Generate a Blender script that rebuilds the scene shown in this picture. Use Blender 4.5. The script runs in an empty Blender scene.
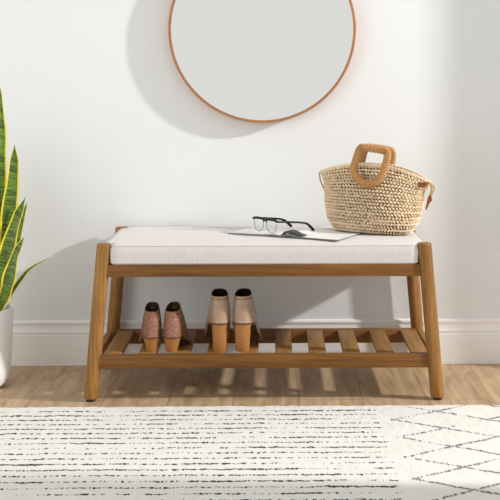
import bpy, bmesh, math, random
from math import sin, cos, pi, radians
from mathutils import Vector, Matrix, noise

random.seed(7)
S = bpy.context.scene
COL = S.collection

# ------------------------------------------------------------------ camera, sky, light
cam_data = bpy.data.cameras.new('camera')
cam = bpy.data.objects.new('camera', cam_data)
COL.objects.link(cam)
cam.location = (0, -3.4, 0.92)
cam.rotation_euler = (radians(90), 0, radians(-1.1))
cam_data.sensor_width = 36
cam_data.lens = 36 * 1159 / 500
cam_data.shift_x = -0.0921
cam_data.shift_y = -0.3275
cam_data.clip_end = 100
S.camera = cam

world = bpy.data.worlds.new('daylight')
S.world = world
world.use_nodes = True
wn = world.node_tree
bg = wn.nodes['Background']
bg.inputs['Color'].default_value = (0.985, 0.99, 1.0, 1)
bg.inputs['Strength'].default_value = 0.83
_tc = wn.nodes.new('ShaderNodeTexCoord')
_sp = wn.nodes.new('ShaderNodeSeparateXYZ')
_rp = wn.nodes.new('ShaderNodeValToRGB')
wn.links.new(_tc.outputs['Generated'], _sp.inputs[0])
wn.links.new(_sp.outputs[2], _rp.inputs['Fac'])
wn.links.new(_rp.outputs['Color'], bg.inputs['Color'])
_rp.color_ramp.elements[0].position = 0.22
_rp.color_ramp.elements[0].color = (1.0, 0.993, 0.965, 1)
_rp.color_ramp.elements[1].position = 0.75
_rp.color_ramp.elements[1].color = (0.93, 0.93, 0.93, 1)

sun_d = bpy.data.lights.new('low_sun', 'POINT')
sun_d.energy = 1480
sun_d.shadow_soft_size = 0.115
sun_d.color = (1.0, 0.98, 0.955)
sun = bpy.data.objects.new('low_sun', sun_d)
COL.objects.link(sun)
sun.location = (5.2, -1.20, 2.93)

# soft fill added at front left, out of view, to brighten the wall and pot
fill_d = bpy.data.lights.new('front_left_fill', 'AREA')
fill_d.shape = 'RECTANGLE'
fill_d.size, fill_d.size_y = 1.3, 1.7
fill_d.energy = 15
fill_d.color = (1.0, 0.985, 0.95)
fill = bpy.data.objects.new('front_left_fill', fill_d)
COL.objects.link(fill)
fill.location = (-2.1, -1.5, 0.6)
fill.rotation_euler = (Vector((-0.7, 0.3, 0.35)) - Vector(fill.location)).to_track_quat('-Z', 'Y').to_euler()

S.view_settings.view_transform = 'Standard'
S.view_settings.look = 'None'
S.view_settings.exposure = 0.0
S.view_settings.gamma = 1.0
S.view_settings.use_curve_mapping = False


# ------------------------------------------------------------------ helpers
def srgb(r, g, b):
    f = lambda c: (c / 255 / 12.92) if c / 255 <= 0.04045 else ((c / 255 + 0.055) / 1.055) ** 2.4
    return (f(r), f(g), f(b), 1)


class N:
    """small node-graph helper"""
    def __init__(self, name):
        self.m = bpy.data.materials.new(name)
        self.m.use_nodes = True
        self.t = self.m.node_tree
        self.b = self.t.nodes['Principled BSDF']

    def node(self, kind, **kw):
        n = self.t.nodes.new(kind)
        for k, v in kw.items():
            setattr(n, k, v)
        return n

    def link(self, a, b):
        self.t.links.new(a, b)

    def put(self, sock, v):
        if isinstance(v, bpy.types.NodeSocket):
            self.link(v, sock)
        else:
            sock.default_value = v

    def math(self, op, a, b=0.0, c=0.0):
        n = self.node('ShaderNodeMath', operation=op)
        self.put(n.inputs[0], a)
        self.put(n.inputs[1], b)
        self.put(n.inputs[2], c)
        return n.outputs[0]

    def coords(self, which='Object', scale=(1, 1, 1), rot=(0, 0, 0), loc=(0, 0, 0)):
        tc = self.node('ShaderNodeTexCoord')
        mp = self.node('ShaderNodeMapping')
        mp.inputs['Scale'].default_value = scale
        mp.inputs['Rotation'].default_value = rot
        mp.inputs['Location'].default_value = loc
        self.link(tc.outputs[which], mp.inputs['Vector'])
        return mp.outputs['Vector']

    def noise(self, vec, scale=5.0, detail=3.0, rough=0.5, dist=0.0):
        n = self.node('ShaderNodeTexNoise')
        self.put(n.inputs['Vector'], vec)
        n.inputs['Scale'].default_value = scale
        n.inputs['Detail'].default_value = detail
        n.inputs['Roughness'].default_value = rough
        n.inputs['Distortion'].default_value = dist
        return n.outputs['Fac']

    def ramp(self, fac, stops, interp='LINEAR'):
        r = self.node('ShaderNodeValToRGB')
        r.color_ramp.interpolation = interp
        el = r.color_ramp.elements
        while len(el) < len(stops):
            el.new(0.5)
        for e, (p, c) in zip(el, stops):
            e.position = p
            e.color = c
        self.link(fac, r.inputs['Fac'])
        return r.outputs['Color']

    def mix(self, fac, a, b, mode='MIX'):
        n = self.node('ShaderNodeMix', data_type='RGBA', blend_type=mode)
        self.put(n.inputs[0], fac)
        self.put(n.inputs[6], a)
        self.put(n.inputs[7], b)
        return n.outputs[2]

    def comb(self, x, y, z):
        n = self.node('ShaderNodeCombineXYZ')
        self.put(n.inputs[0], x)
        self.put(n.inputs[1], y)
        self.put(n.inputs[2], z)
        return n.outputs[0]

    def sep(self, v):
        n = self.node('ShaderNodeSeparateXYZ')
        self.link(v, n.inputs[0])
        return n.outputs

    def bump(self, h, strength=0.3, dist=0.002):
        n = self.node('ShaderNodeBump')
        n.inputs['Strength'].default_value = strength
        n.inputs['Distance'].default_value = dist
        self.link(h, n.inputs['Height'])
        self.link(n.outputs['Normal'], self.b.inputs['Normal'])

    def set(self, color=None, rough=None, metal=None, spec=None, sheen=None):
        if color is not None:
            self.put(self.b.inputs['Base Color'], color)
        if rough is not None:
            self.put(self.b.inputs['Roughness'], rough)
        if metal is not None:
            self.b.inputs['Metallic'].default_value = metal
        if spec is not None:
            self.b.inputs['Specular IOR Level'].default_value = spec
        if sheen is not None:
            self.b.inputs['Sheen Weight'].default_value = sheen
        return self.m


def plain(name, color, rough=0.5, metal=0.0, spec=0.5, bump=None, vary=0.08):
    n = N(name)
    v = n.coords('Object')
    f = n.noise(v, 40, 3)
    dark = tuple(c * (1 - vary) for c in color[:3]) + (1,)
    n.set(n.mix(f, dark, color), rough, metal, spec)
    if bump:
        n.bump(n.noise(v, bump[0], 4), bump[1], bump[2])
    return n.m


def wood(name, dark, light, axis, rough=0.5, fine=140.0):
    n = N(name)
    sc = [fine, fine, fine]
    sc[axis] = 6.0
    f1 = n.noise(n.coords('Object', tuple(sc)), 1.0, 5, 0.6, 0.4)
    sc2 = [26.0, 26.0, 26.0]
    sc2[axis] = 2.2
    f2 = n.noise(n.coords('Object', tuple(sc2)), 1.0, 3, 0.55, 0.8)
    f = n.math('ADD', n.math('MULTIPLY', f1, 0.55), n.math('MULTIPLY', f2, 0.45))
    col = n.ramp(f, [(0.32, dark), (0.68, light)])
    n.set(col, rough, 0, 0.35)
    n.bump(f1, 0.12, 0.001)
    return n.m


def build(name, bm, mats, parent=None, smooth=True, origin=None):
    """links a bmesh as one mesh object; verts are in the parent's space"""
    if not isinstance(mats, (list, tuple)):
        mats = [mats]
    bmesh.ops.recalc_face_normals(bm, faces=bm.faces[:])
    if origin is not None:
        bmesh.ops.translate(bm, vec=-Vector(origin), verts=bm.verts[:])
    me = bpy.data.meshes.new(name)
    bm.to_mesh(me)
    bm.free()
    for m in mats:
        me.materials.append(m)
    if smooth:
        for p in me.polygons:
            p.use_smooth = True
        me.set_sharp_from_angle(angle=radians(38))
    o = bpy.data.objects.new(name, me)
    COL.objects.link(o)
    if origin is not None:
        o.location = origin
    if parent is not None:
        o.parent = parent
    return o


def thing(name, label, cat, loc=(0, 0, 0), rz=0.0, group=None):
    o = bpy.data.objects.new(name, None)
    o.empty_display_size = 0.05
    COL.objects.link(o)
    o.location = loc
    o.rotation_euler = (0, 0, rz)
    tag(o, label, cat, group)
    return o


def tag(o, label, cat, group=None):
    o['label'] = label
    o['category'] = cat
    if group:
        o['group'] = group


def structure(o):
    o['kind'] = 'structure'
    return o


def box(bm, x0, x1, y0, y1, z0, z1, bev=0.0, seg=2, mat=0):
    r = bmesh.ops.create_cube(bm, size=1.0)
    vs = r['verts']
    for v in vs:
        v.co = Vector((x0 + (v.co.x + 0.5) * (x1 - x0), y0 + (v.co.y + 0.5) * (y1 - y0), z0 + (v.co.z + 0.5) * (z1 - z0)))
    if bev > 0:
        es = list({e for v in vs for e in v.link_edges})
        bmesh.ops.bevel(bm, geom=es, offset=bev, segments=seg, profile=0.5, affect='EDGES')
    return bm


def loft(bm, rings, closed=True, cap0=False, cap1=False, mat=0):
    """skins a list of equally long point rings"""
    R = [[bm.verts.new(p) for p in r] for r in rings]
    n = len(R[0])
    last = n if closed else n - 1
    for a, b in zip(R, R[1:]):
        for i in range(last):
            j = (i + 1) % n
            f = bm.faces.new((a[i], a[j], b[j], b[i]))
            f.material_index = mat
    if cap0:
        bm.faces.new(R[0][::-1]).material_index = mat
    if cap1:
        bm.faces.new(R[-1]).material_index = mat
    return R


def tube(bm, pts, rad, seg=10, closed=False, flat=1.0, up=Vector((0, 0, 1)), mat=0):
    """sweeps a (possibly flattened) circle along points; rad is a number or a list"""
    pts = [Vector(p) for p in pts]
    n = len(pts)
    rings = []
    for i, p in enumerate(pts):
        if closed:
            d = pts[(i + 1) % n] - pts[i - 1]
        else:
            d = pts[min(i + 1, n - 1)] - pts[max(i - 1, 0)]
        d.normalize()
        u = up if abs(d.dot(up)) < 0.95 else Vector((1, 0, 0))
        a = d.cross(u).normalized()
        b = a.cross(d).normalized()
        r = rad[i] if isinstance(rad, (list, tuple)) else rad
        rings.append([p + a * (cos(t) * r) + b * (sin(t) * r * flat) for t in [2 * pi * k / seg for k in range(seg)]])
    if closed:
        rings.append(rings[0])
        R = loft(bm, rings, True, mat=mat)
        bmesh.ops.remove_doubles(bm, verts=bm.verts[:], dist=1e-6)
    else:
        loft(bm, rings, True, True, True, mat=mat)


def lathe(bm, profile, cx=0, cy=0, seg=64, cap0=True, cap1=False):
    rings = [[(cx + r * cos(2 * pi * k / seg), cy + r * sin(2 * pi * k / seg), z) for k in range(seg)] for r, z in profile]
    loft(bm, rings, True, cap0, cap1)


def spline(ctrl, n, closed=False):
    """Catmull-Rom through control points"""
    c = [Vector(p) for p in ctrl]
    m = len(c)
    out = []
    segs = m if closed else m - 1
    for k in range(n):
        t = k / n * segs if closed else k / (n - 1) * segs
        i = min(int(t), segs - 1)
        f = t - i
        if closed:
            p0, p1, p2, p3 = c[(i - 1) % m], c[i % m], c[(i + 1) % m], c[(i + 2) % m]
        else:
            p0, p1, p2, p3 = c[max(i - 1, 0)], c[i], c[i + 1], c[min(i + 2, m - 1)]
        out.append(0.5 * ((2 * p1) + (p2 - p0) * f + (2 * p0 - 5 * p1 + 4 * p2 - p3) * f * f + (3 * p1 - p0 - 3 * p2 + p3) * f ** 3))
    return out


def lerp_table(tab, x):
    """smooth interpolation in a table of (x, y)"""
    if x <= tab[0][0]:
        return tab[0][1]
    for (a, ya), (b, yb) in zip(tab, tab[1:]):
        if x <= b:
            f = (x - a) / (b - a)
            f = f * f * (3 - 2 * f)
            return ya + (yb - ya) * f
    return tab[-1][1]


# ------------------------------------------------------------------ materials of the room
nb = N('white_wall_paint')
vw = nb.coords('Object')
M_wall = nb.set(nb.mix(nb.noise(vw, 1.5, 2), srgb(226, 228, 229), srgb(230, 232, 233)), 0.75, 0, 0.25)
nb.bump(nb.noise(vw, 220, 3), 0.05, 0.001)
M_trim = plain('white_trim_paint', srgb(240, 239, 236), 0.45, 0, 0.4, None, 0.02)

nf = N('oak_plank_floor')
WY = 0.19
obj = nf.sep(nf.coords('Object'))
vec = nf.comb(obj[1], nf.math('ADD', obj[0], 0.1185), 0.0)
br = nf.node('ShaderNodeTexBrick')
br.offset = 0.37
br.inputs['Scale'].default_value = 1.0
br.inputs['Brick Width'].default_value = 1.7
br.inputs['Row Height'].default_value = WY
br.inputs['Mortar Size'].default_value = 0.0011
br.inputs['Mortar Smooth'].default_value = 0.3
br.inputs['Color1'].default_value = (0.2, 0.2, 0.2, 1)
br.inputs['Color2'].default_value = (0.9, 0.9, 0.9, 1)
br.inputs['Mortar'].default_value = (0, 0, 0, 1)
nf.link(vec, br.inputs['Vector'])
row = nf.math('FLOOR', nf.math('DIVIDE', nf.math('ADD', obj[0], 0.1185), WY))
gvec = nf.comb(nf.math('MULTIPLY', obj[0], 60.0), nf.math('ADD', nf.math('MULTIPLY', obj[1], 3.0), nf.math('MULTIPLY', row, 7.7)), row)
g1 = nf.noise(gvec, 1.0, 5, 0.62, 0.6)
gvec2 = nf.comb(nf.math('MULTIPLY', obj[0], 16.0), nf.math('ADD', nf.math('MULTIPLY', obj[1], 2.6), nf.math('MULTIPLY', row, 3.1)), row)
g2 = nf.noise(gvec2, 1.0, 3, 0.5, 2.2)
g = nf.math('ADD', nf.math('MULTIPLY', g1, 0.5), nf.math('MULTIPLY', g2, 0.5))
fc = nf.ramp(g, [(0.30, srgb(130, 102, 70)), (0.50, srgb(176, 147, 112)), (0.70, srgb(206, 178, 142))])
bs = nf.sep(br.outputs['Color'])[0]
fc = nf.mix(nf.math('MULTIPLY', bs, 0.22), fc, srgb(208, 182, 150))
fc = nf.mix(nf.math('MULTIPLY', br.outputs['Fac'], 0.75), fc, srgb(92, 66, 44))
M_floor = nf.set(fc, nf.math('ADD', nf.math('MULTIPLY', g1, 0.15), 0.38), 0, 0.4)
nf.bump(nf.math('SUBTRACT', nf.math('MULTIPLY', g1, 0.3), br.outputs['Fac']), 0.25, 0.001)

# ------------------------------------------------------------------ the room
WALL_Y = 0.443
bm = bmesh.new()
box(bm, -2.6, 1.47, -5.0, WALL_Y + 0.12, -0.12, 0)
structure(build('floor', bm, M_floor, smooth=False))
bm = bmesh.new()
box(bm, -2.6, 1.59, WALL_Y, WALL_Y + 0.12, 0, 2.6)
structure(build('wall_back', bm, M_wall, smooth=False))

# right-hand wall, out of the frame, with the tall opening the low sun comes through
WX, OY0, OY1, OZ1 = 1.47, -0.90, 0.15, 2.35
bm = bmesh.new()
box(bm, WX, WX + 0.12, OY1, WALL_Y, 0, 2.6)
box(bm, WX, WX + 0.12, -1.3, OY0, 0, 2.6)
box(bm, WX, WX + 0.12, OY0, OY1, OZ1, 2.6)
structure(build('wall_right', bm, M_wall, smooth=False))
bm = bmesh.new()
box(bm, WX - 0.012, WX + 0.08, OY1 - 0.03, OY1, 0, OZ1, 0.003)
box(bm, WX - 0.012, WX + 0.08, OY0, OY0 + 0.03, 0, OZ1, 0.003)
box(bm, WX - 0.012, WX + 0.08, OY0 + 0.03, OY1 - 0.03, OZ1 - 0.03, OZ1, 0.003)
structure(build('window_1', bm, M_trim))

# baseboard with a moulded cap: profile (distance from the wall, height)
prof = [(0.0, 0.0), (0.017, 0.0), (0.017, 0.094), (0.0165, 0.097), (0.013, 0.0985), (0.013, 0.1015), (0.0155, 0.104),
        (0.0155, 0.108), (0.013, 0.1105), (0.0105, 0.1145), (0.0085, 0.121), (0.0075, 0.127), (0.0078, 0.1305), (0.0105, 0.132),
        (0.0118, 0.136), (0.0108, 0.140), (0.007, 0.143), (0.0, 0.144)]
bm = bmesh.new()
loft(bm, [[(x, WALL_Y - d * 0.72, z * 1.02) for d, z in prof] for x in (-2.6, WX)], True, True, True)
o = build('baseboard_back', bm, M_trim)
structure(o)

# ------------------------------------------------------------------ rug
RUG_X0, RUG_X1, RUG_Y0, RUG_Y1 = -1.25, 1.15, -1.95, -0.10
nr = N('cream_rug_pile')
ro = nr.sep(nr.coords('Object'))
X, Y = ro[0], ro[1]
wig = nr.noise(nr.comb(nr.math('MULTIPLY', X, 9.0), nr.math('MULTIPLY', Y, 5.0), 0.0), 1.0, 2)
wig2 = nr.noise(nr.comb(nr.math('MULTIPLY', X, 60.0), nr.math('MULTIPLY', Y, 60.0), 3.0), 1.0, 2)
yy = nr.math('ADD', Y, nr.math('ADD', nr.math('MULTIPLY', wig, 0.014), nr.math('MULTIPLY', wig2, 0.012)))


def dashes(val, pitch, halfw, seed, thr, cf=48.0):
    q = nr.math('DIVIDE', val, pitch)
    idx = nr.math('FLOOR', q)
    d = nr.math('ABSOLUTE', nr.math('SUBTRACT', nr.math('FRACT', q), 0.5))
    fine = nr.noise(nr.comb(nr.math('MULTIPLY', X, cf), nr.math('MULTIPLY', idx, 5.37), seed), 1.0, 2, 0.6)
    coarse = nr.noise(nr.comb(nr.math('MULTIPLY', X, 6.0), nr.math('MULTIPLY', idx, 3.71), seed + 9.0), 1.0, 1)
    lvl = nr.math('ADD', nr.math('MULTIPLY', fine, 0.62), nr.math('MULTIPLY', coarse, 0.38))
    on = nr.math('SUBTRACT', lvl, thr)                       # > 0 where the dash shows
    wdt = nr.math('MULTIPLY', nr.math('MINIMUM', nr.math('MAXIMUM', nr.math('MULTIPLY', on, 9.0), 0.0), 1.0), halfw)
    speck = nr.noise(nr.comb(nr.math('MULTIPLY', X, 210.0), nr.math('MULTIPLY', Y, 260.0), seed + 3.0), 1.0, 1)
    wdt = nr.math('MULTIPLY', wdt, nr.math('ADD', nr.math('MULTIPLY', speck, 2.4), -0.25))
    edge = nr.math('SUBTRACT', wdt, d)
    return nr.math('MINIMUM', nr.math('MAXIMUM', nr.math('MULTIPLY', edge, 18.0), 0.0), 1.0)


rows = dashes(yy, 0.0412, 0.15, 1.0, 0.435, 120.0)
left_zone = nr.math('LESS_THAN', nr.math('ADD', X, nr.math('MULTIPLY', wig2, 0.06)), 0.315)
rows = nr.math('MULTIPLY', nr.math('MULTIPLY', rows, left_zone), nr.math('LESS_THAN', Y, -0.122))
sl = nr.math('MULTIPLY', nr.math('SUBTRACT', X, 0.325), 0.62)
l1 = dashes(nr.math('SUBTRACT', nr.math('ADD', yy, 0.25 - 0.013 + 0.08), sl), 0.158, 0.060, 21.0, 0.405, 110.0)
l2 = dashes(nr.math('ADD', nr.math('ADD', yy, 0.25 - 0.013 + 0.08), sl), 0.158, 0.060, 43.0, 0.405, 110.0)
lat = nr.math('MULTIPLY', nr.math('MAXIMUM', l1, l2), nr.math('GREATER_THAN', X, 0.318))
ink = nr.math('MAXIMUM', rows, lat)
pv = nr.coords('Object')
pile = nr.noise(pv, 260, 3, 0.6)
blot = nr.noise(pv, 14, 3, 0.5)
base = nr.mix(blot, srgb(226, 224, 216), srgb(238, 236, 229))
base = nr.mix(pile, nr.mix(0.18, base, srgb(170, 164, 148)), base)
M_rug = nr.set(nr.mix(nr.math('MULTIPLY', ink, 0.96), base, srgb(24, 23, 25)), 0.95, 0, 0.1)
nr.bump(pile, 0.6, 0.004)

bm = bmesh.new()
nx, ny = 420, 150


def rug_edge(x):
    return RUG_Y1 + 0.006 * noise.noise(Vector((x * 7, 0, 3))) + 0.004 * noise.noise(Vector((x * 45, 1, 0)))


ringsr = []
for i in range(nx + 1):
    x = RUG_X0 + (RUG_X1 - RUG_X0) * i / nx
    e = rug_edge(x)
    col = []
    for j in range(ny + 1):
        f = j / ny
        f = 1 - (1 - f) ** 1.8
        y = RUG_Y0 + (e - RUG_Y0) * f
        z = 0.0125 + 0.0016 * noise.noise(Vector((x * 70, y * 70, 0))) + 0.001 * noise.noise(Vector((x * 14, y * 14, 5)))
        dd = min(y - RUG_Y0, e - y)
        if dd < 0.012:
            z *= max(0.0, 1 - (1 - dd / 0.012) ** 2) ** 0.5
        col.append((x, y, max(z, 0.0006)))
    ringsr.append(col)
loft(bm, ringsr, False)
# underside
b0 = [bm.verts.new((x, y, 0.0002)) for x, y in ((RUG_X0, RUG_Y0), (RUG_X1, RUG_Y0), (RUG_X1, RUG_Y1 - 0.01), (RUG_X0, RUG_Y1 - 0.01))]
bm.faces.new(b0)
o = build('area_rug', bm, M_rug)
tag(o, 'cream area rug with broken black dashed lines and a diamond lattice', 'rug')

# ------------------------------------------------------------------ bench
W_DARK, W_LIGHT = srgb(80, 46, 10), srgb(138, 90, 32)
M_wx = wood('brown_wood_along_rail', W_DARK, W_LIGHT, 0)
M_wy = wood('sunlit_wood_along_slat', srgb(112, 78, 34), srgb(172, 128, 72), 1)  # lighter than the rails: sun on the slats put into the colour
M_wz = wood('brown_wood_along_leg', srgb(98, 63, 22), srgb(176, 127, 64), 2)
M_pad = plain('black_foot_pad', srgb(22, 20, 19), 0.6)

nc = N('white_boucle_fabric')
cv = nc.coords('Object')
vo = nc.node('ShaderNodeTexVoronoi')
vo.inputs['Scale'].default_value = 330
nc.link(cv, vo.inputs['Vector'])
bo = nc.noise(cv, 240, 4, 0.65)
M_boucle = nc.set(nc.mix(bo, srgb(191, 183, 179), srgb(227, 221, 218)), 0.95, 0, 0.1, 0.2)
nc.bump(nc.math('ADD', bo, vo.outputs['Distance']), 0.4, 0.002)

BX = -0.0268
bench = thing('entryway_bench', 'brown wooden bench with a white boucle cushion and slatted shoe shelf', 'bench', (BX, 0.18, 0))
H, RL = 0.46, 0.0205
TOPX, FOOTX = 0.4695, 0.5085
YF, YR = 0.0, 0.398


def legx(z):
    return FOOTX + (TOPX - FOOTX) * z / H


OFF = Vector((0, -0.18, 0))       # bench space: x from its centre, y from its middle
for sx in (-1, 1):
    for yc in (YF, YR):
        bm = bmesh.new()
        rings = []
        for z, r in [(0.0075, 0.0175), (0.009, 0.019), (0.012, 0.0198), (0.06, 0.0203), (0.2, 0.0208), (0.36, 0.0208), (0.45, 0.0207),
                     (0.4565, 0.0204), (0.459, 0.0196), (0.46, 0.0182)]:
            rings.append([(sx * legx(z) + r * cos(2 * pi * k / 40), yc - 0.18 + r * sin(2 * pi * k / 40), z) for k in range(40)])
        loft(bm, rings, True, True, True)
        leg = build('leg', bm, M_wz, bench, origin=(sx * legx(0), yc - 0.18, 0))
        bm = bmesh.new()
        lathe(bm, [(0.0125, 0.0), (0.0135, 0.001), (0.0135, 0.0077)], 0, 0, 28, True, True)
        build('foot_pad', bm, M_pad, leg)


def rail(name, x0, x1, y0, y1, z0, z1, mat, bev=0.0018, shear=True):
    bm = bmesh.new()
    box(bm, x0, x1, y0, y1, z0, z1, bev)
    if shear:                                   # ends follow the splayed legs
        for v in bm.verts:
            if abs(v.co.x) > 0.3:
                v.co.x += math.copysign((legx(v.co.z) - legx((z0 + z1) / 2)), v.co.x)
    bmesh.ops.translate(bm, vec=OFF, verts=bm.verts[:])
    return build(name, bm, mat, bench)


xs = legx(0.38) - 0.012
rail('front_rail', -xs, xs, -0.012, 0.012, 0.3635, 0.3985, M_wx)
rail('rear_rail', -xs, xs, YR - 0.012, YR + 0.012, 0.3635, 0.3985, M_wx)
for s in (-1, 1):
    a, b = sorted((s * (legx(0.38) - 0.011), s * (legx(0.38) + 0.011)))
    rail('side_rail', a, b, 0.012, YR - 0.012, 0.3635, 0.3985, M_wy)
xp = legx(0.38) - 0.0125
rail('seat_panel', -xp, xp, 0.0125, YR - 0.0125, 0.386, 0.398, M_wx)

xs = legx(0.115) - 0.012
rail('shelf_front_rail', -xs, xs, -0.012, 0.010, 0.096, 0.1355, M_wx)
rail('shelf_rear_rail', -xs, xs, 0.345, 0.380, 0.0895, 0.1312, M_wx)
for s in (-1, 1):
    a, b = sorted((s * (legx(0.115) - 0.010), s * (legx(0.115) + 0.010)))
    rail('shelf_side_rail', a, b, 0.0105, 0.3445, 0.096, 0.1325, M_wy)
SLAT_TOP = 0.1315
for k in range(10):
    xc = -0.476 + 0.1011 * k - BX
    rail('slat', xc - 0.0252, xc + 0.0252, 0.0103, 0.3447, SLAT_TOP - 0.013, SLAT_TOP, M_wy, 0.0012, False)

# cushion: a padded slab with rounded edges and a low crown
CX0, CX1, CY0, CY1, CZ0, CZ1 = -0.4775, 0.4775, -0.013, 0.420, 0.3985, 0.4575
bm = bmesh.new()
cxm, cym = (CX0 + CX1) / 2, (CY0 + CY1) / 2
hx, hy = (CX1 - CX0) / 2, (CY1 - CY0) / 2
rc = 0.028


def notched(n=5):
    """outline of the cushion: a rectangle notched at its four corners round the legs"""
    nx_, nyf, r = 0.026, 0.037, 0.010
    ax, ay = hx, hy
    quad = [(ax, ay - nyf - 0.006, 0), (ax - 0.004, ay - nyf, 0), (ax - nx_ + 0.002, ay - nyf + 0.002, 0), (ax - nx_, ay - nyf + 0.005, 0),
            (ax - nx_, ay - r, 0), (ax - nx_ - 0.003, ay - 0.003, 0), (ax - nx_ - r, ay, 0)]
    q = [(p[0], p[1]) for p in quad]
    pts = q + [(-x, y) for x, y in q[::-1]] + [(-x, -y) for x, y in q] + [(x, -y) for x, y in q[::-1]]
    out = []
    for i, p in enumerate(pts):
        w = pts[(i + 1) % len(pts)]
        L = math.hypot(w[0] - p[0], w[1] - p[1])
        m = max(1, int(L / 0.02))
        for k in range(m):
            out.append((p[0] + (w[0] - p[0]) * k / m, p[1] + (w[1] - p[1]) * k / m))
    return out


base_ring = notched()


def ring_scaled(ins, z):
    fx, fy = (hx - ins) / hx, (hy - ins) / hy
    return [(cxm + x * fx, cym + y * fy - 0.18, z) for x, y in base_ring]


rings = [ring_scaled(0.006, CZ0), ring_scaled(0.001, CZ0 + 0.005), ring_scaled(0.0, CZ0 + 0.02), ring_scaled(-0.0005, CZ0 + 0.034),
         ring_scaled(0.0005, CZ1 - 0.012), ring_scaled(0.003, CZ1 - 0.005), ring_scaled(0.008, CZ1), ring_scaled(0.02, CZ1 + 0.003),
         ring_scaled(0.05, CZ1 + 0.0055), ring_scaled(0.10, CZ1 + 0.007), ring_scaled(0.16, CZ1 + 0.0075), ring_scaled(0.196, CZ1 + 0.0075)]
loft(bm, rings, True, True, True)
cushion = build('cushion', bm, M_boucle, bench)
cushion['label'] = 'white boucle seat cushion'
bm = bmesh.new()
tube(bm, [(x, y, z) for x, y, z in ring_scaled(0.0026, CZ1 - 0.0040)], 0.0012, 8, True)
build('piping', bm, M_boucle, cushion)
SEAT = CZ1 + 0.0075

# ------------------------------------------------------------------ mirror
MX, MZ, MR = -0.038, 1.107, 0.307
mirror = thing('round_wall_mirror', 'round mirror with a thin copper frame hanging on the white wall', 'mirror', (MX, WALL_Y, MZ))
ncop = N('brushed_copper')
M_copper = ncop.set(ncop.mix(ncop.noise(ncop.coords('Object', (60, 60, 60)), 1.0, 3), srgb(176, 116, 76), srgb(206, 148, 104)), 0.32, 0.9)
M_glass = N('silvered_glass').set((0.85, 0.855, 0.85, 1), 0.015, 1.0)
bm = bmesh.new()
fr = [(MR, -0.003), (MR + 0.0005, -0.040), (MR - 0.001, -0.042), (MR - 0.007, -0.042), (MR - 0.008, -0.0405), (MR - 0.008, -0.003)]
loft(bm, [[(r * cos(2 * pi * k / 180), d, r * sin(2 * pi * k / 180)) for r, d in fr] for k in range(181)], True)
bmesh.ops.remove_doubles(bm, verts=bm.verts[:], dist=1e-6)
build('frame', bm, M_copper, mirror)
bm = bmesh.new()
rr = MR - 0.0082
loft(bm, [[(r * cos(2 * pi * k / 180), d, r * sin(2 * pi * k / 180)) for k in range(180)] for r, d in ((rr, -0.032), (rr, -0.0385))], True, True, True)
g_o = build('mirror_glass', bm, M_glass, mirror)
g_o['label'] = 'reflecting mirror glass'

# ------------------------------------------------------------------ potted snake plant
PX, PY, PR = -0.904, 0.168, 0.105
plant = thing('potted_snake_plant', 'snake plant with yellow-edged banded leaves in a white pot', 'plant', (PX, PY, 0))
M_pot = plain('white_ceramic', srgb(247, 247, 245), 0.3, 0, 0.5, None, 0.01)
M_soil = plain('dark_potting_soil', srgb(62, 48, 34), 0.95, 0, 0.1, (120, 1.0, 0.006), 0.5)
bm = bmesh.new()
lathe(bm, [(0.060, 0.0), (0.070, 0.002), (0.079, 0.008), (0.0875, 0.020), (0.0935, 0.038), (0.097, 0.06), (0.100, 0.11), (0.102, 0.16), (0.1045, 0.237),
           (0.1045, 0.241), (0.103, 0.2425), (0.100, 0.2425), (0.0985, 0.240), (0.0975, 0.22), (0.097, 0.200)], 0, 0, 72, True, False)
build('pot', bm, M_pot, plant)
bm = bmesh.new()
lathe(bm, [(0.0968, 0.212), (0.08, 0.218), (0.05, 0.221), (0.02, 0.223), (0.004, 0.223)], 0, 0, 48, False, True)
build('soil', bm, M_soil, plant)

nl = N('snake_plant_leaf')
uvn = nl.node('ShaderNodeUVMap')
uv = nl.sep(uvn.outputs['UV'])
u_, v_ = uv[0], uv[1]
lo = nl.coords('Object')
wob = nl.noise(lo, 30, 3)
du = nl.math('ABSOLUTE', nl.math('SUBTRACT', u_, 0.5))
bands = nl.noise(nl.comb(nl.math('MULTIPLY', u_, 0.9), nl.math('MULTIPLY', v_, 62.0), 0.0), 1.0, 2, 0.5, 0.35)
green = nl.ramp(bands, [(0.36, srgb(46, 68, 20)), (0.46, srgb(74, 100, 26)), (0.64, srgb(104, 132, 38))])
edge = nl.math('GREATER_THAN', nl.math('ADD', du, nl.math('MULTIPLY', nl.math('SUBTRACT', wob, 0.5), 0.10)), 0.385)
M_leaf = nl.set(nl.mix(edge, green, srgb(222, 204, 52)), 0.42, 0, 0.45)


def px2(px, py, y):
    """place-space x,z of something seen at this height and distance behind the bench front"""
    s = 1159 / (3.4 + y)
    return (px - 272) / s, 0.92 - (py - 87) / s


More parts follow.
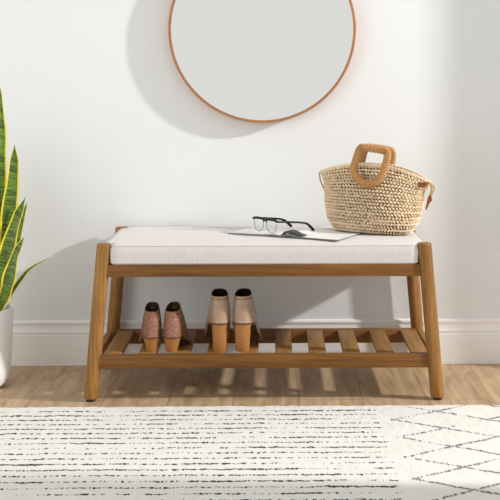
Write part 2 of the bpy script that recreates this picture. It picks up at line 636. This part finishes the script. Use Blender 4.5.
def leaf(ctrl, width, face=0.0, twist=0.0, prof=None, thick=0.0022):
    """ctrl: world points along the midrib; face: angle of the blade's width direction about z"""
    n, m = 34, 8
    mid = spline(ctrl, n)
    prof = prof or [(0, 0.42), (0.25, 0.75), (0.5, 1.0), (0.75, 0.82), (0.92, 0.36), (1.0, 0.015)]
    bm = bmesh.new()
    uvl = bm.loops.layers.uv.new('UVMap')
    front, back, uvs = [], [], {}
    for i, p in enumerate(mid):
        f = i / (n - 1)
        d = (mid[min(i + 1, n - 1)] - mid[max(i - 1, 0)]).normalized()
        a = face + twist * f
        wdir = Vector((cos(a), sin(a), 0))
        wdir = (wdir - d * wdir.dot(d)).normalized()
        nrm = wdir.cross(d).normalized()
        hw = width * 0.5 * lerp_table(prof, f) * (1 + 0.05 * sin(f * 19 + width * 100))
        rf, rb = [], []
        for k in range(m + 1):
            q = k / m * 2 - 1
            c = p + wdir * (q * hw) + nrm * (0.30 * hw * q * q) - Vector((PX, PY, 0))
            t = thick * (1 - q * q * 0.8) * (1 - 0.7 * f)
            vf, vb = bm.verts.new(c + nrm * t), bm.verts.new(c - nrm * t)
            uvs[vf] = uvs[vb] = (k / m, f)
            rf.append(vf)
            rb.append(vb)
        front.append(rf)
        back.append(rb)
    fs = []
    for i in range(n - 1):
        for k in range(m):
            fs.append(bm.faces.new((front[i][k], front[i][k + 1], front[i + 1][k + 1], front[i + 1][k])))
            fs.append(bm.faces.new((back[i][k], back[i + 1][k], back[i + 1][k + 1], back[i][k + 1])))
        for k in (0, m):
            fs.append(bm.faces.new((front[i][k], front[i + 1][k], back[i + 1][k], back[i][k])))
    for k in range(m):
        fs.append(bm.faces.new((front[-1][k], front[-1][k + 1], back[-1][k + 1], back[-1][k])))
        fs.append(bm.faces.new((front[0][k], back[0][k], back[0][k + 1], front[0][k + 1])))
    for f_ in fs:
        for l in f_.loops:
            l[uvl].uv = uvs[l.vert]
    return build('leaf', bm, M_leaf, plant)


def P(px, py, y):
    y -= 0.070
    x, z = px2(px, py, y)
    return (x, y, z)


# tall blade at the left, then the others in front of it
leaf([(PX + 0.02, 0.217, 0.216), P(-4, 250, 0.27), P(-2, 190, 0.27), P(0, 140, 0.27), P(-1, 85, 0.27)], 0.044, 0.2, 0.5)
leaf([(PX + 0.045, 0.202, 0.216), P(4, 260, 0.255), P(8, 215, 0.255), P(12, 180, 0.255), P(14, 145, 0.25)], 0.048, 0.15, 0.3,
     [(0, 0.5), (0.35, 0.9), (0.6, 1.0), (0.85, 0.62), (1.0, 0.02)])
leaf([(PX + 0.04, 0.162, 0.216), P(-1, 285, 0.21), P(6, 255, 0.205), P(15, 222, 0.205), P(25, 197, 0.205)], 0.047, 0.1, -0.2,
     [(0, 0.5), (0.3, 0.95), (0.55, 1.0), (0.8, 0.6), (1.0, 0.02)])
leaf([(PX + 0.055, 0.182, 0.216), P(6, 290, 0.235), P(12, 262, 0.23), P(19, 228, 0.235), P(26, 203, 0.24)], 0.024, 0.4, 0.1)
leaf([(PX + 0.052, 0.137, 0.216), P(4, 296, 0.18), P(9, 278, 0.17), P(15, 255, 0.17), P(24, 236, 0.17)], 0.042, 0.0, -0.3,
     [(0, 0.5), (0.3, 0.9), (0.5, 1.0), (0.8, 0.55), (1.0, 0.02)])
leaf([(PX + 0.062, 0.167, 0.216), P(6, 300, 0.21), P(17, 282, 0.205), P(29, 268, 0.20), P(48, 258, 0.195)], 0.020, 0.9, 0.0)
leaf([(PX - 0.02, 0.167, 0.216), P(-22, 250, 0.21), P(-24, 200, 0.20), P(-30, 150, 0.19)], 0.055, -0.2, 0.4)
leaf([(PX - 0.05, 0.207, 0.216), P(-36, 250, 0.26), P(-42, 190, 0.26), P(-52, 130, 0.27)], 0.05, 0.3, 0.3)
leaf([(PX + 0.0, 0.247, 0.216), P(-14, 250, 0.30), P(-12, 190, 0.31), P(-16, 120, 0.31)], 0.05, 0.1, 0.2)

# ------------------------------------------------------------------ straw bag
nbag = N('woven_straw')
bv = nbag.coords('Object')
bn = nbag.noise(bv, 120, 3)
bn2 = nbag.noise(bv, 14, 2)
M_straw = nbag.set(nbag.mix(bn2, nbag.mix(bn, srgb(196, 168, 132), srgb(234, 212, 180)), nbag.mix(bn, srgb(212, 188, 153), srgb(246, 229, 202))), 0.75, 0, 0.25)
nbag.bump(nbag.noise(bv, 500, 3), 0.3, 0.001)
M_cane = wood('wrapped_cane', srgb(164, 116, 66), srgb(204, 158, 104), 0, 0.5, 300)
M_leather = plain('tan_leather', srgb(150, 84, 40), 0.5, 0, 0.4, (200, 0.2, 0.001), 0.25)
M_cord = plain('twisted_straw_cord', srgb(196, 160, 110), 0.8, 0, 0.2, None, 0.2)

BAGX, BAGY, BAGR = 0.307, 0.205, radians(-20)
bag = thing('straw_handbag', 'woven straw handbag with wrapped ring handles on the bench cushion', 'bag', (BAGX, BAGY, SEAT + 0.0046), BAGR)
bag.rotation_euler[1] = radians(2.3)
ROWS, ST = 21, 72
HB = 0.205


def bag_point(th, t, disp=0.0):
    """t 0 base edge .. 1 rim; th around"""
    a = lerp_table([(0, 0.112), (0.05, 0.127), (0.2, 0.144), (0.45, 0.154), (0.75, 0.160), (0.92, 0.168), (1.0, 0.175)], t)
    b = lerp_table([(0, 0.062), (0.08, 0.074), (0.3, 0.080), (0.6, 0.070), (0.85, 0.046), (1.0, 0.030)], t)
    e = 2.7 - 0.6 * t
    c, s = cos(th), sin(th)
    x = a * math.copysign(abs(c) ** (2 / e), c)
    y = b * math.copysign(abs(s) ** (2 / e), s)
    z = HB * t
    xn = x / 0.17
    rim = -0.030 * abs(xn) ** 2.4 - 0.010 * max(0, xn) ** 2       # the mouth sags to its ends
    z += rim * t ** 2
    z += 0.007 * (1 - t) ** 3 * 0
    # slack belly
    y += 0.006 * sin(3.1 * x / 0.16 + 0.6) * t * (1 - t) * 4 * (1 if y > 0 else -1)
    p = Vector((x, y, z))
    if disp:
        nv = Vector((c / max(a, 1e-3), s / max(b, 1e-3), 0)).normalized()
        p += nv * disp
    return p


# arc-length table so that stitches keep their width round the corners
ths = [2 * pi * k / 2000 for k in range(2001)]


def spaced(n, t, shift=0.0):
    acc = [0.0]
    for k in range(0, 2000, 4):
        acc.append(acc[-1] + (bag_point(ths[k + 4], t) - bag_point(ths[k], t)).length)
    out, kk = [], 0
    for i in range(n):
        want = acc[-1] * ((i + shift) / n % 1.0)
        if acc[kk] > want:
            kk = 0
        while acc[kk + 1] < want:
            kk += 1
        out.append(ths[kk * 4] + (ths[kk * 4 + 4] - ths[kk * 4]) * (want - acc[kk]) / (acc[kk + 1] - acc[kk]))
    return out


bm = bmesh.new()
LOBES = 70
for r in range(ROWS):
    t = (r + 0.5) / ROWS
    hrow = HB / ROWS
    for i, th in enumerate(spaced(LOBES, t, 0.5 * (r % 2) + 0.11 * r)):
        p = bag_point(th, t)
        du = (bag_point(th + 0.01, t) - bag_point(th - 0.01, t)).normalized()
        dv = (bag_point(th, min(1, t + 0.02)) - bag_point(th, max(0, t - 0.02))).normalized()
        nv = du.cross(dv).normalized()
        j1, j2, j3 = random.uniform(-1, 1), random.uniform(-1, 1), random.uniform(-1, 1)
        ang = radians(40 + 10 * j1) * (1 if r % 2 else -1)
        ax = du * cos(ang) + dv * sin(ang)
        ay = nv.cross(ax)
        La, Lb, Lc = 0.0066 * (1 + 0.16 * j2), 0.0038 * (1 + 0.16 * j3), 0.0048
        c = p + nv * (0.0006 * j3) + dv * (0.0006 * j2)
        rings = []
        for a in range(1, 6):
            fa = -cos(pi * a / 6)
            rr_ = sin(pi * a / 6) ** 0.8
            rings.append([c + ax * (La * fa) + ay * (Lb * rr_ * cos(2 * pi * k / 7)) + nv * (Lc * rr_ * sin(2 * pi * k / 7) - 0.0012 * fa * fa) for k in range(7)])
        loft(bm, rings, True, True, True)
# braided rim: a chain of loops along the mouth
for i, th in enumerate(spaced(LOBES, 1.0)):
    p = bag_point(th, 1.0)
    du = (bag_point(th + 0.01, 1.0) - bag_point(th - 0.01, 1.0)).normalized()
    up = Vector((0, 0, 1))
    nv = du.cross(up).normalized()
    ax = (du + up * 0.35).normalized()
    ay = nv.cross(ax)
    rings = []
    for a in range(1, 6):
        fa = -cos(pi * a / 6)
        rr_ = sin(pi * a / 6) ** 0.8
        rings.append([p + ax * (0.0085 * fa) + ay * (0.0050 * rr_ * cos(2 * pi * k / 7)) + nv * (0.0052 * rr_ * sin(2 * pi * k / 7)) for k in range(7)])
    loft(bm, rings, True, True, True)
body = build('body', bm, M_straw, bag)
# lining shell inside the loops, closed at the base
M_bagl = plain('brown_straw_lining', srgb(122, 88, 50), 0.9, 0, 0.1, None, 0.3)
bm = bmesh.new()
rings = [[Vector((bag_point(th, 0.0).x * f, bag_point(th, 0.0).y * f, 0.0006)) for th in ths[:-1:20]] for f in (0.4, 0.8, 0.96)]
rings += [[bag_point(th, t, -0.0022) for th in ths[:-1:20]] for t in [k / 24 for k in range(1, 25)]]
rings += [[bag_point(th, t, -0.0075) for th in ths[:-1:20]] for t in (0.99, 0.8, 0.5, 0.25, 0.06)]
loft(bm, rings, True, True, True)
build('lining', bm, M_bagl, bag)

# handles: wrapped rings, a rounded trapezoid with a round foot
hctrl = [(-0.043, 0.0, 0.052), (-0.028, 0, 0.058), (0.03, 0, 0.054), (0.050, 0, 0.046), (0.048, 0, 0.010), (0.037, 0, -0.026),
         (0.018, 0, -0.046), (-0.004, 0, -0.053), (-0.027, 0, -0.048), (-0.046, 0, -0.034), (-0.058, 0, -0.010), (-0.052, 0, 0.024)]
for (ox, oy, oz, tilt, lab) in ((0.006, -0.066, 0.204, radians(-9), 'front handle'), (-0.004, 0.046, 0.199, radians(7), 'rear handle')):
    bm = bmesh.new()
    nseg = 62 * 6
    path = spline([(x * 0.94, y, z) for x, y, z in hctrl], nseg, True)
    Mx = Matrix.Translation((ox, oy, oz)) @ Matrix.Rotation(tilt, 4, 'X')
    rad = [0.0104 + 0.0026 * abs(sin(pi * k / 6)) ** 0.6 for k in range(nseg)]
    tube(bm, [Mx @ p for p in path], rad, 14, True, 0.75, Vector((0, 1, 0)))
    h = build('handle', bm, M_cane, bag)
    h['label'] = lab

# side ties at the two ends of the mouth
bm = bmesh.new()
zl = bag_point(pi, 1.0)
tube(bm, spline([zl + Vector((0.012, 0, -0.004)), zl + Vector((-0.003, -0.006, -0.004)), zl + Vector((0.004, -0.010, -0.03)), zl + Vector((0.015, -0.010, -0.052)),
                 zl + Vector((0.022, -0.008, -0.062))], 24), 0.0026, 8)
tube(bm, spline([zl + Vector((0.006, 0, -0.008)), zl + Vector((0.010, 0.006, -0.03)), zl + Vector((0.016, 0.004, -0.050)), zl + Vector((0.022, 0, -0.062))], 20), 0.0022, 8)
build('side_tie', bm, M_cord, bag)
bm = bmesh.new()
zr = bag_point(0, 1.0)
tube(bm, spline([zr + Vector((-0.012, -0.01, 0.006)), zr + Vector((0.004, -0.01, -0.002)), zr + Vector((0.010, -0.012, -0.018)), zr + Vector((0.006, -0.012, -0.036))], 24), 0.0032, 8)
tube(bm, spline([zr + Vector((0.002, 0.0, -0.002)), zr + Vector((0.016, -0.006, -0.014)), zr + Vector((0.013, -0.010, -0.028)), zr + Vector((0.007, -0.012, -0.040))], 24), 0.0026, 8)
build('side_tie', bm, M_cord, bag)
bm = bmesh.new()
tabp = [(0.004, -0.036), (0.010, -0.040), (0.013, -0.052), (0.006, -0.060), (0.000, -0.074), (-0.005, -0.084), (-0.007, -0.080), (-0.003, -0.060), (-0.001, -0.044)]
loft(bm, [[zr + Vector((x, y, z)) for x, z in tabp] for y in (-0.0150, -0.0120)], True, True, True)
tb = build('leather_tab', bm, M_leather, bag, False)
bm = bmesh.new()
tabp = [(-0.030, 0.000), (-0.006, 0.004), (0.000, -0.002), (-0.010, -0.014), (-0.028, -0.012)]
loft(bm, [[zr + Vector((x, y, z)) for x, z in tabp] for y in (-0.030, -0.022)], True, True, True)
tb = build('leather_tab', bm, M_leather, bag, False)

# ------------------------------------------------------------------ open magazine
npg = N('printed_page')
pvv = npg.coords('Object')
M_page = npg.set(npg.mix(npg.noise(pvv, 5, 2), srgb(226, 226, 222), srgb(238, 238, 234)), 0.5, 0, 0.35)
M_edge = plain('shaded_page_edges', srgb(132, 133, 131), 0.8, 0, 0.2, None, 0.25)  # shade on the sides of the pages painted in as grey
M_cover = plain('dark_page', srgb(52, 55, 56), 0.45, 0, 0.4, None, 0.3)
M_photo = plain('sage_page_print', srgb(178, 186, 172), 0.5, 0, 0.3, None, 0.1)
MAGA = radians(-27)
mag = thing('open_magazine', 'open magazine lying on the white cushion under the eyeglasses', 'magazine', (-0.139 + 0.178 * cos(MAGA), 0.170 + 0.178 * sin(MAGA), SEAT + 0.0006), MAGA)
LP, RP, HP = 0.178, 0.190, 0.205     # page widths either side of the spine, page height


def page_z(x, lift):
    d = abs(x)
    return lift * (math.exp(-((d - 0.030) / 0.026) ** 2) * 1.0 + 0.32 * math.exp(-(d / 0.12) ** 2)) if x > 0 else lift * 0.55 * math.exp(-((d - 0.02) / 0.03) ** 2)


def page_block(name, x0, x1, th, lift, mat, y0=0.0, y1=HP, zb=0.0):
    bm = bmesh.new()
    n = 40
    rings = []
    for i in range(n + 1):
        x = x0 + (x1 - x0) * i / n
        z = page_z(x, lift)
        if abs(x) < 0.012:
            z *= abs(x) / 0.012
        bot = zb + z * 0.55
        rings.append([(x, y0, bot), (x, y1, bot), (x, y1, bot + th + z * 0.45), (x, y0, bot + th + z * 0.45)])
    loft(bm, rings, True, True, True)
    return build(name, bm, mat, mag)


for nm, x0, x1, th in (('left_pages', -LP, -0.0006, 0.0042), ('right_pages', 0.0006, RP, 0.0030)):
    o = page_block(nm, x0, x1, th, 0.006, M_page)
    o.data.materials.append(M_edge)
    for p in o.data.polygons:
        if abs(p.normal.z) < 0.5:
            p.material_index = 1
o = page_block('curled_page', 0.001, 0.075, 0.0008, 0.012, M_cover, -0.001, 0.03, 0.0048)  # short dark strip of page curling up beside the spine
o['label'] = 'dark curled page'
bm = bmesh.new()

# ------------------------------------------------------------------ eyeglasses
M_black = plain('black_acetate', srgb(18, 18, 20), 0.5, 0, 0.2, None, 0.1)
M_rim = N('steel_rim').set(srgb(150, 140, 126), 0.3, 0.9)
nlens = N('clear_lens')
nlens.set((0.97, 0.98, 0.98, 1), 0.02, 0, 0.5)
nlens.b.inputs['Transmission Weight'].default_value = 1.0
nlens.b.inputs['IOR'].default_value = 1.03
M_lens = nlens.m
PHI = radians(-55)
PRx, PRy = 0.012, 0.095
GZ = SEAT + 0.0086
HWID = 0.135
glasses = thing('eyeglasses', 'black browline eyeglasses with open temples resting on the magazine', 'eyeglasses',
                (PRx - HWID / 2 * cos(PHI), PRy - HWID / 2 * sin(PHI), GZ), PHI)
# local: x along the front, y back along the temples, z up
ZT = 0.040
for s in (-1, 1):
    cx = s * 0.034
    ctrl = [(cx - 0.026, 0, 0.033), (cx - 0.024, 0, 0.016), (cx - 0.012, 0, 0.003), (cx + 0.008, 0, 0.001), (cx + 0.022, 0, 0.010), (cx + 0.026, 0, 0.030)]
    bm = bmesh.new()
    tube(bm, spline(ctrl, 30), 0.0011, 8)
    rim = build('rim', bm, M_rim, glasses)
    top = [(cx + 0.020, 0, 0.036), (cx, 0, 0.037), (cx - 0.020, 0, 0.036)]
    outl = spline(ctrl, 30) + [Vector(p) for p in top]
    bm = bmesh.new()
    loft(bm, [[(p.x, y, p.z) for p in outl] for y in (-0.0007, 0.0007)], True, True, True)
    build('lens', bm, M_lens, rim)
    bm = bmesh.new()
    tube(bm, spline([(cx - 0.029, 0, ZT - 0.006), (cx - 0.024, 0, ZT - 0.001), (cx, 0, ZT + 0.0005), (cx + 0.024, 0, ZT - 0.001), (cx + 0.029, 0, ZT - 0.006)], 24),
         [0.0018 + 0.0032 * sin(pi * k / 23) ** 0.5 for k in range(24)], 8, False, 0.8)
    build('brow_bar', bm, M_black, glasses)
    bm = bmesh.new()
    xe = s * 0.0655
    tpath = spline([(s * 0.060, -0.001, ZT - 0.003), (xe, 0.003, ZT - 0.003), (xe, 0.04, ZT - 0.006), (xe - s * 0.002, 0.095, ZT - 0.012),
                    (xe - s * 0.004, 0.118, ZT - 0.019), (xe - s * 0.007, 0.142, ZT - 0.0385)], 40)
    tube(bm, tpath, [0.0031 + (0.0014 if k > 26 else 0.0) * min(1, (k - 26) / 8) for k in range(40)], 8, False, 1.0)
    build('temple', bm, M_black, glasses)
bm = bmesh.new()
tube(bm, spline([(-0.010, 0, 0.030), (-0.005, 0, 0.034), (0.005, 0, 0.034), (0.010, 0, 0.030)], 14), 0.0018, 8)
build('bridge', bm, M_black, glasses)

# ------------------------------------------------------------------ shoes on the shelf
nbk = N('stacked_wood_heel')
hv = nbk.coords('Object', (14, 14, 420))
M_heel = nbk.set(nbk.ramp(nbk.noise(hv, 1.0, 3, 0.5), [(0.3, srgb(150, 96, 48)), (0.7, srgb(178, 122, 66))]), 0.45, 0, 0.4)
M_heelcap = plain('heel_cap_rubber', srgb(140, 100, 70), 0.7)
npk = N('embossed_pink_leather')
ev = npk.coords('Object')
v2 = npk.node('ShaderNodeTexVoronoi')
v2.inputs['Scale'].default_value = 170
npk.link(ev, v2.inputs['Vector'])
M_pink = npk.set(npk.mix(v2.outputs['Distance'], srgb(164, 110, 86), srgb(216, 162, 136)), 0.42, 0, 0.5)
npk.bump(v2.outputs['Distance'], 0.8, 0.003)
M_olive = plain('bronze_leather', srgb(122, 98, 72), 0.38, 0, 0.5, (160, 0.25, 0.001), 0.3)
M_taupe = plain('taupe_leather', srgb(170, 140, 116), 0.36, 0, 0.5, (260, 0.2, 0.001), 0.12)
M_lining = plain('black_lining', srgb(26, 18, 18), 0.7, 0, 0.2)
M_lining_b = plain('olive_lining', srgb(64, 52, 34), 0.6, 0, 0.3)
M_sole = plain('leather_sole', srgb(120, 82, 52), 0.6)
M_gold = N('gold_stamp').set(srgb(200, 160, 96), 0.4, 0.7)
M_thread = plain('dark_stitching', srgb(92, 66, 52), 0.8)


def make_shoe(name, label, group, x, y, rz, side, L, heel, back_h, throat_h, hw, coll_w, coll_len, m_up, m_back, m_lin, heel_top, heel_bot, stamp):
    """side +1: the outer side is to the right; local y runs from the heel to the toe"""
    t = thing(name, label, 'shoe', (x, y, SLAT_TOP + 0.0004), rz, group)
    nA = 64

    def sole_z(s):
        return lerp_table([(0, heel), (0.22, heel * 0.94), (0.62, 0.010), (0.8, 0.006), (1.0, 0.012)], s)

    def width(s):
        return hw * lerp_table([(0, 0.84), (0.12, 0.90), (0.35, 0.80), (0.68, 1.04), (0.85, 0.86), (1.0, 0.55)], s)

    sole, coll = [], []
    for k in range(nA):
        a = 2 * pi * k / nA                       # 0 = toe, pi = heel
        s = 0.5 + 0.5 * cos(a)
        q = sin(a)
        wloc = width(s)
        lx = wloc * math.copysign(abs(q) ** 0.62, q)
        bend = side * 0.007 * sin(pi * max(0, s - 0.25)) * 1.3
        sole.append(Vector((lx + bend, s * L, sole_z(s))))
        cy = 0.010 + (coll_len) * s
        cz = back_h + (throat_h - back_h) * lerp_table([(0, 0.0), (0.3, 0.12), (1.0, 1.0)], s)
        coll.append(Vector((coll_w * (1 - 0.22 * s) * math.copysign(abs(q) ** 0.8, q), cy, cz)))
    rings = []
    nV = 12
    for j in range(nV + 1):
        f = j / nV
        ring = []
        for k in range(nA):
            p0, p1 = sole[k], coll[k]
            a = 2 * pi * k / nA
            toe = max(0.0, cos(a)) ** 1.5
            fh = f ** 0.62
            p = Vector((p0.x + (p1.x - p0.x) * fh, p0.y + (p1.y - p0.y) * fh, p0.z + (p1.z - p0.z) * f))
            out = Vector((sin(a), cos(a) if cos(a) > 0 else cos(a) * 0.5, 0))
            bul = 0.006 * sin(pi * min(1, f * 1.25) if f < 0.8 else pi)
            p += out * 0.004 * sin(pi * f) + Vector((0, 0, toe * 0.020 * sin(pi * f ** 0.7)))
            if toe > 0:                             # toe box stands up before it slopes back
                p.y += toe * 0.020 * sin(pi * f ** 0.6)
            ring.append(p)
        rings.append(ring)
    bm = bmesh.new()
    loft(bm, rings, True, True, False)
    up = build('upper', bm, m_up, t)
    # lining: from the collar down to the insole
    bm = bmesh.new()
    cen = Vector((0, 0.010 + coll_len * 0.5, 0))
    lr = [[Vector((p.x, p.y, p.z + 0.0006)) for p in coll], [Vector((p.x * 0.94, cen.y + (p.y - cen.y) * 0.95, p.z + 0.0004)) for p in coll]]
    for f, sc_ in ((0.35, 0.90), (0.75, 0.84)):
        lr.append([Vector((p.x * sc_, cen.y + (p.y - cen.y) * sc_, p.z + (sole_z(max(0, p.y / L)) + 0.006 - p.z) * f)) for p in coll])
    loft(bm, lr, True, False, True)
    build('lining', bm, m_lin, t)
    bm = bmesh.new()
    tube(bm, [p + Vector((0, 0, 0.0004)) for p in coll], 0.0013, 8, True)
    build('collar_binding', bm, m_up, t)
    # rear quarter of a second leather
    if m_back:
        bm = bmesh.new()
        ks = [k for k in range(nA) if abs(k - nA / 2) <= nA * 0.235]
        lo_, hi_ = [], []
        for j in range(nV + 1):
            rr_ = [rings[j][k] + Vector((sin(2 * pi * k / nA), cos(2 * pi * k / nA), 0)) * 0.0012 for k in ks]
            lo_.append(rr_)
        loft(bm, lo_, False)
        bmesh.ops.solidify(bm, geom=bm.faces[:], thickness=0.0011)
        b = build('heel_counter', bm, m_back, t)
    else:
        ks = [k for k in range(nA) if abs(k - nA / 2) <= nA * 0.24]
        bm = bmesh.new()
        for i in range(len(ks) - 1):
            p = rings[nV - 1][ks[i]]
            q = rings[nV - 1][ks[i + 1]]
            o1 = Vector((sin(2 * pi * ks[i] / nA), cos(2 * pi * ks[i] / nA), 0)) * 0.0008
            for (a_, b_) in ((0.1, 0.42), (0.6, 0.92)):
                tube(bm, [p.lerp(q, a_) + o1, p.lerp(q, b_) + o1], 0.0008, 6)
        build('stitching', bm, M_thread, t)
    # sole plate
    bm = bmesh.new()
    rs = []
    for dz, sc_ in ((-0.0015, 1.0), (-0.0055, 0.985)):
        rs.append([Vector((p.x * sc_ * 1.015, L / 2 + (p.y - L / 2) * sc_ * 1.006, max(p.z + dz, 0.0002 if dz < -0.003 else 0.004))) for p in sole])
    loft(bm, rs, True, True, True)
    build('sole', bm, M_sole, t)
    # heel block: D-shaped, narrower at the floor
    bm = bmesh.new()
    rh = []
    for z, f in ((0.0, 0.0), (0.003, 0.0), (0.0035, 0.02), (heel * 0.35, 0.3), (heel * 0.7, 0.66), (heel - 0.0052, 1.0)):
        w2 = heel_bot + (heel_top - heel_bot) * f
        dep = 0.036 + 0.012 * f
        yb = 0.007 - 0.004 * f
        prof_ = []
        for k in range(21):
            a = pi * k / 20
            prof_.append((w2 * cos(a), yb + dep * 0.55 * (1 - sin(a) ** 0.75), z))
        prof_ += [(-w2 * 0.92, yb + dep, z), (w2 * 0.92, yb + dep, z)]
        rh.append([Vector(p) for p in prof_])
    loft(bm, rh, True, True, True)
    hb = build('heel', bm, M_heel, t)
    if stamp:
        bm = bmesh.new()
        yy_ = coll_len * 0.95
        z0 = throat_h - 0.007
        loft(bm, [[(0.008 * cos(2 * pi * k / 20), yy_ - 0.004 + e_ - 0.003 * sin(2 * pi * k / 20), z0 - 0.006 + 0.005 * sin(2 * pi * k / 20)) for k in range(20)] for e_ in (0, 0.0015)], True, True, True)
        build('insole_stamp', bm, M_gold, t)
    return t


YS = 0.034
GP, GM = 'pink textured heeled shoes', 'taupe block-heeled mules'
s1 = dict(L=0.205, heel=0.045, back_h=0.118, throat_h=0.132, hw=0.0355, coll_w=0.0232, coll_len=0.085, m_up=M_olive, m_back=M_pink,
          m_lin=M_lining_b, heel_top=0.0268, heel_bot=0.0165, stamp=True)
s2 = dict(L=0.225, heel=0.086, back_h=0.162, throat_h=0.173, hw=0.0425, coll_w=0.0275, coll_len=0.080, m_up=M_taupe, m_back=None,
          m_lin=M_lining, heel_top=0.0250, heel_bot=0.0208, stamp=False)


def at(px):
    return (px - 272) / 337.5


make_shoe('heeled_shoe', 'pink textured low-heeled shoe nearest the left bench leg', GP, at(150.2), YS, radians(4), -1, **s1)
make_shoe('heeled_shoe', 'pink textured low-heeled shoe between its mate and the taupe pair', GP, at(169.2), YS, radians(-3), 1, **s1)
make_shoe('block_heel_shoe', 'taupe high block-heeled shoe beside the pink textured pair', GM, at(218.4), YS, radians(4), -1, **s2)
make_shoe('block_heel_shoe', 'taupe high block-heeled shoe furthest from the pink textured pair', GM, at(239.9), YS, radians(-4), 1, **s2)
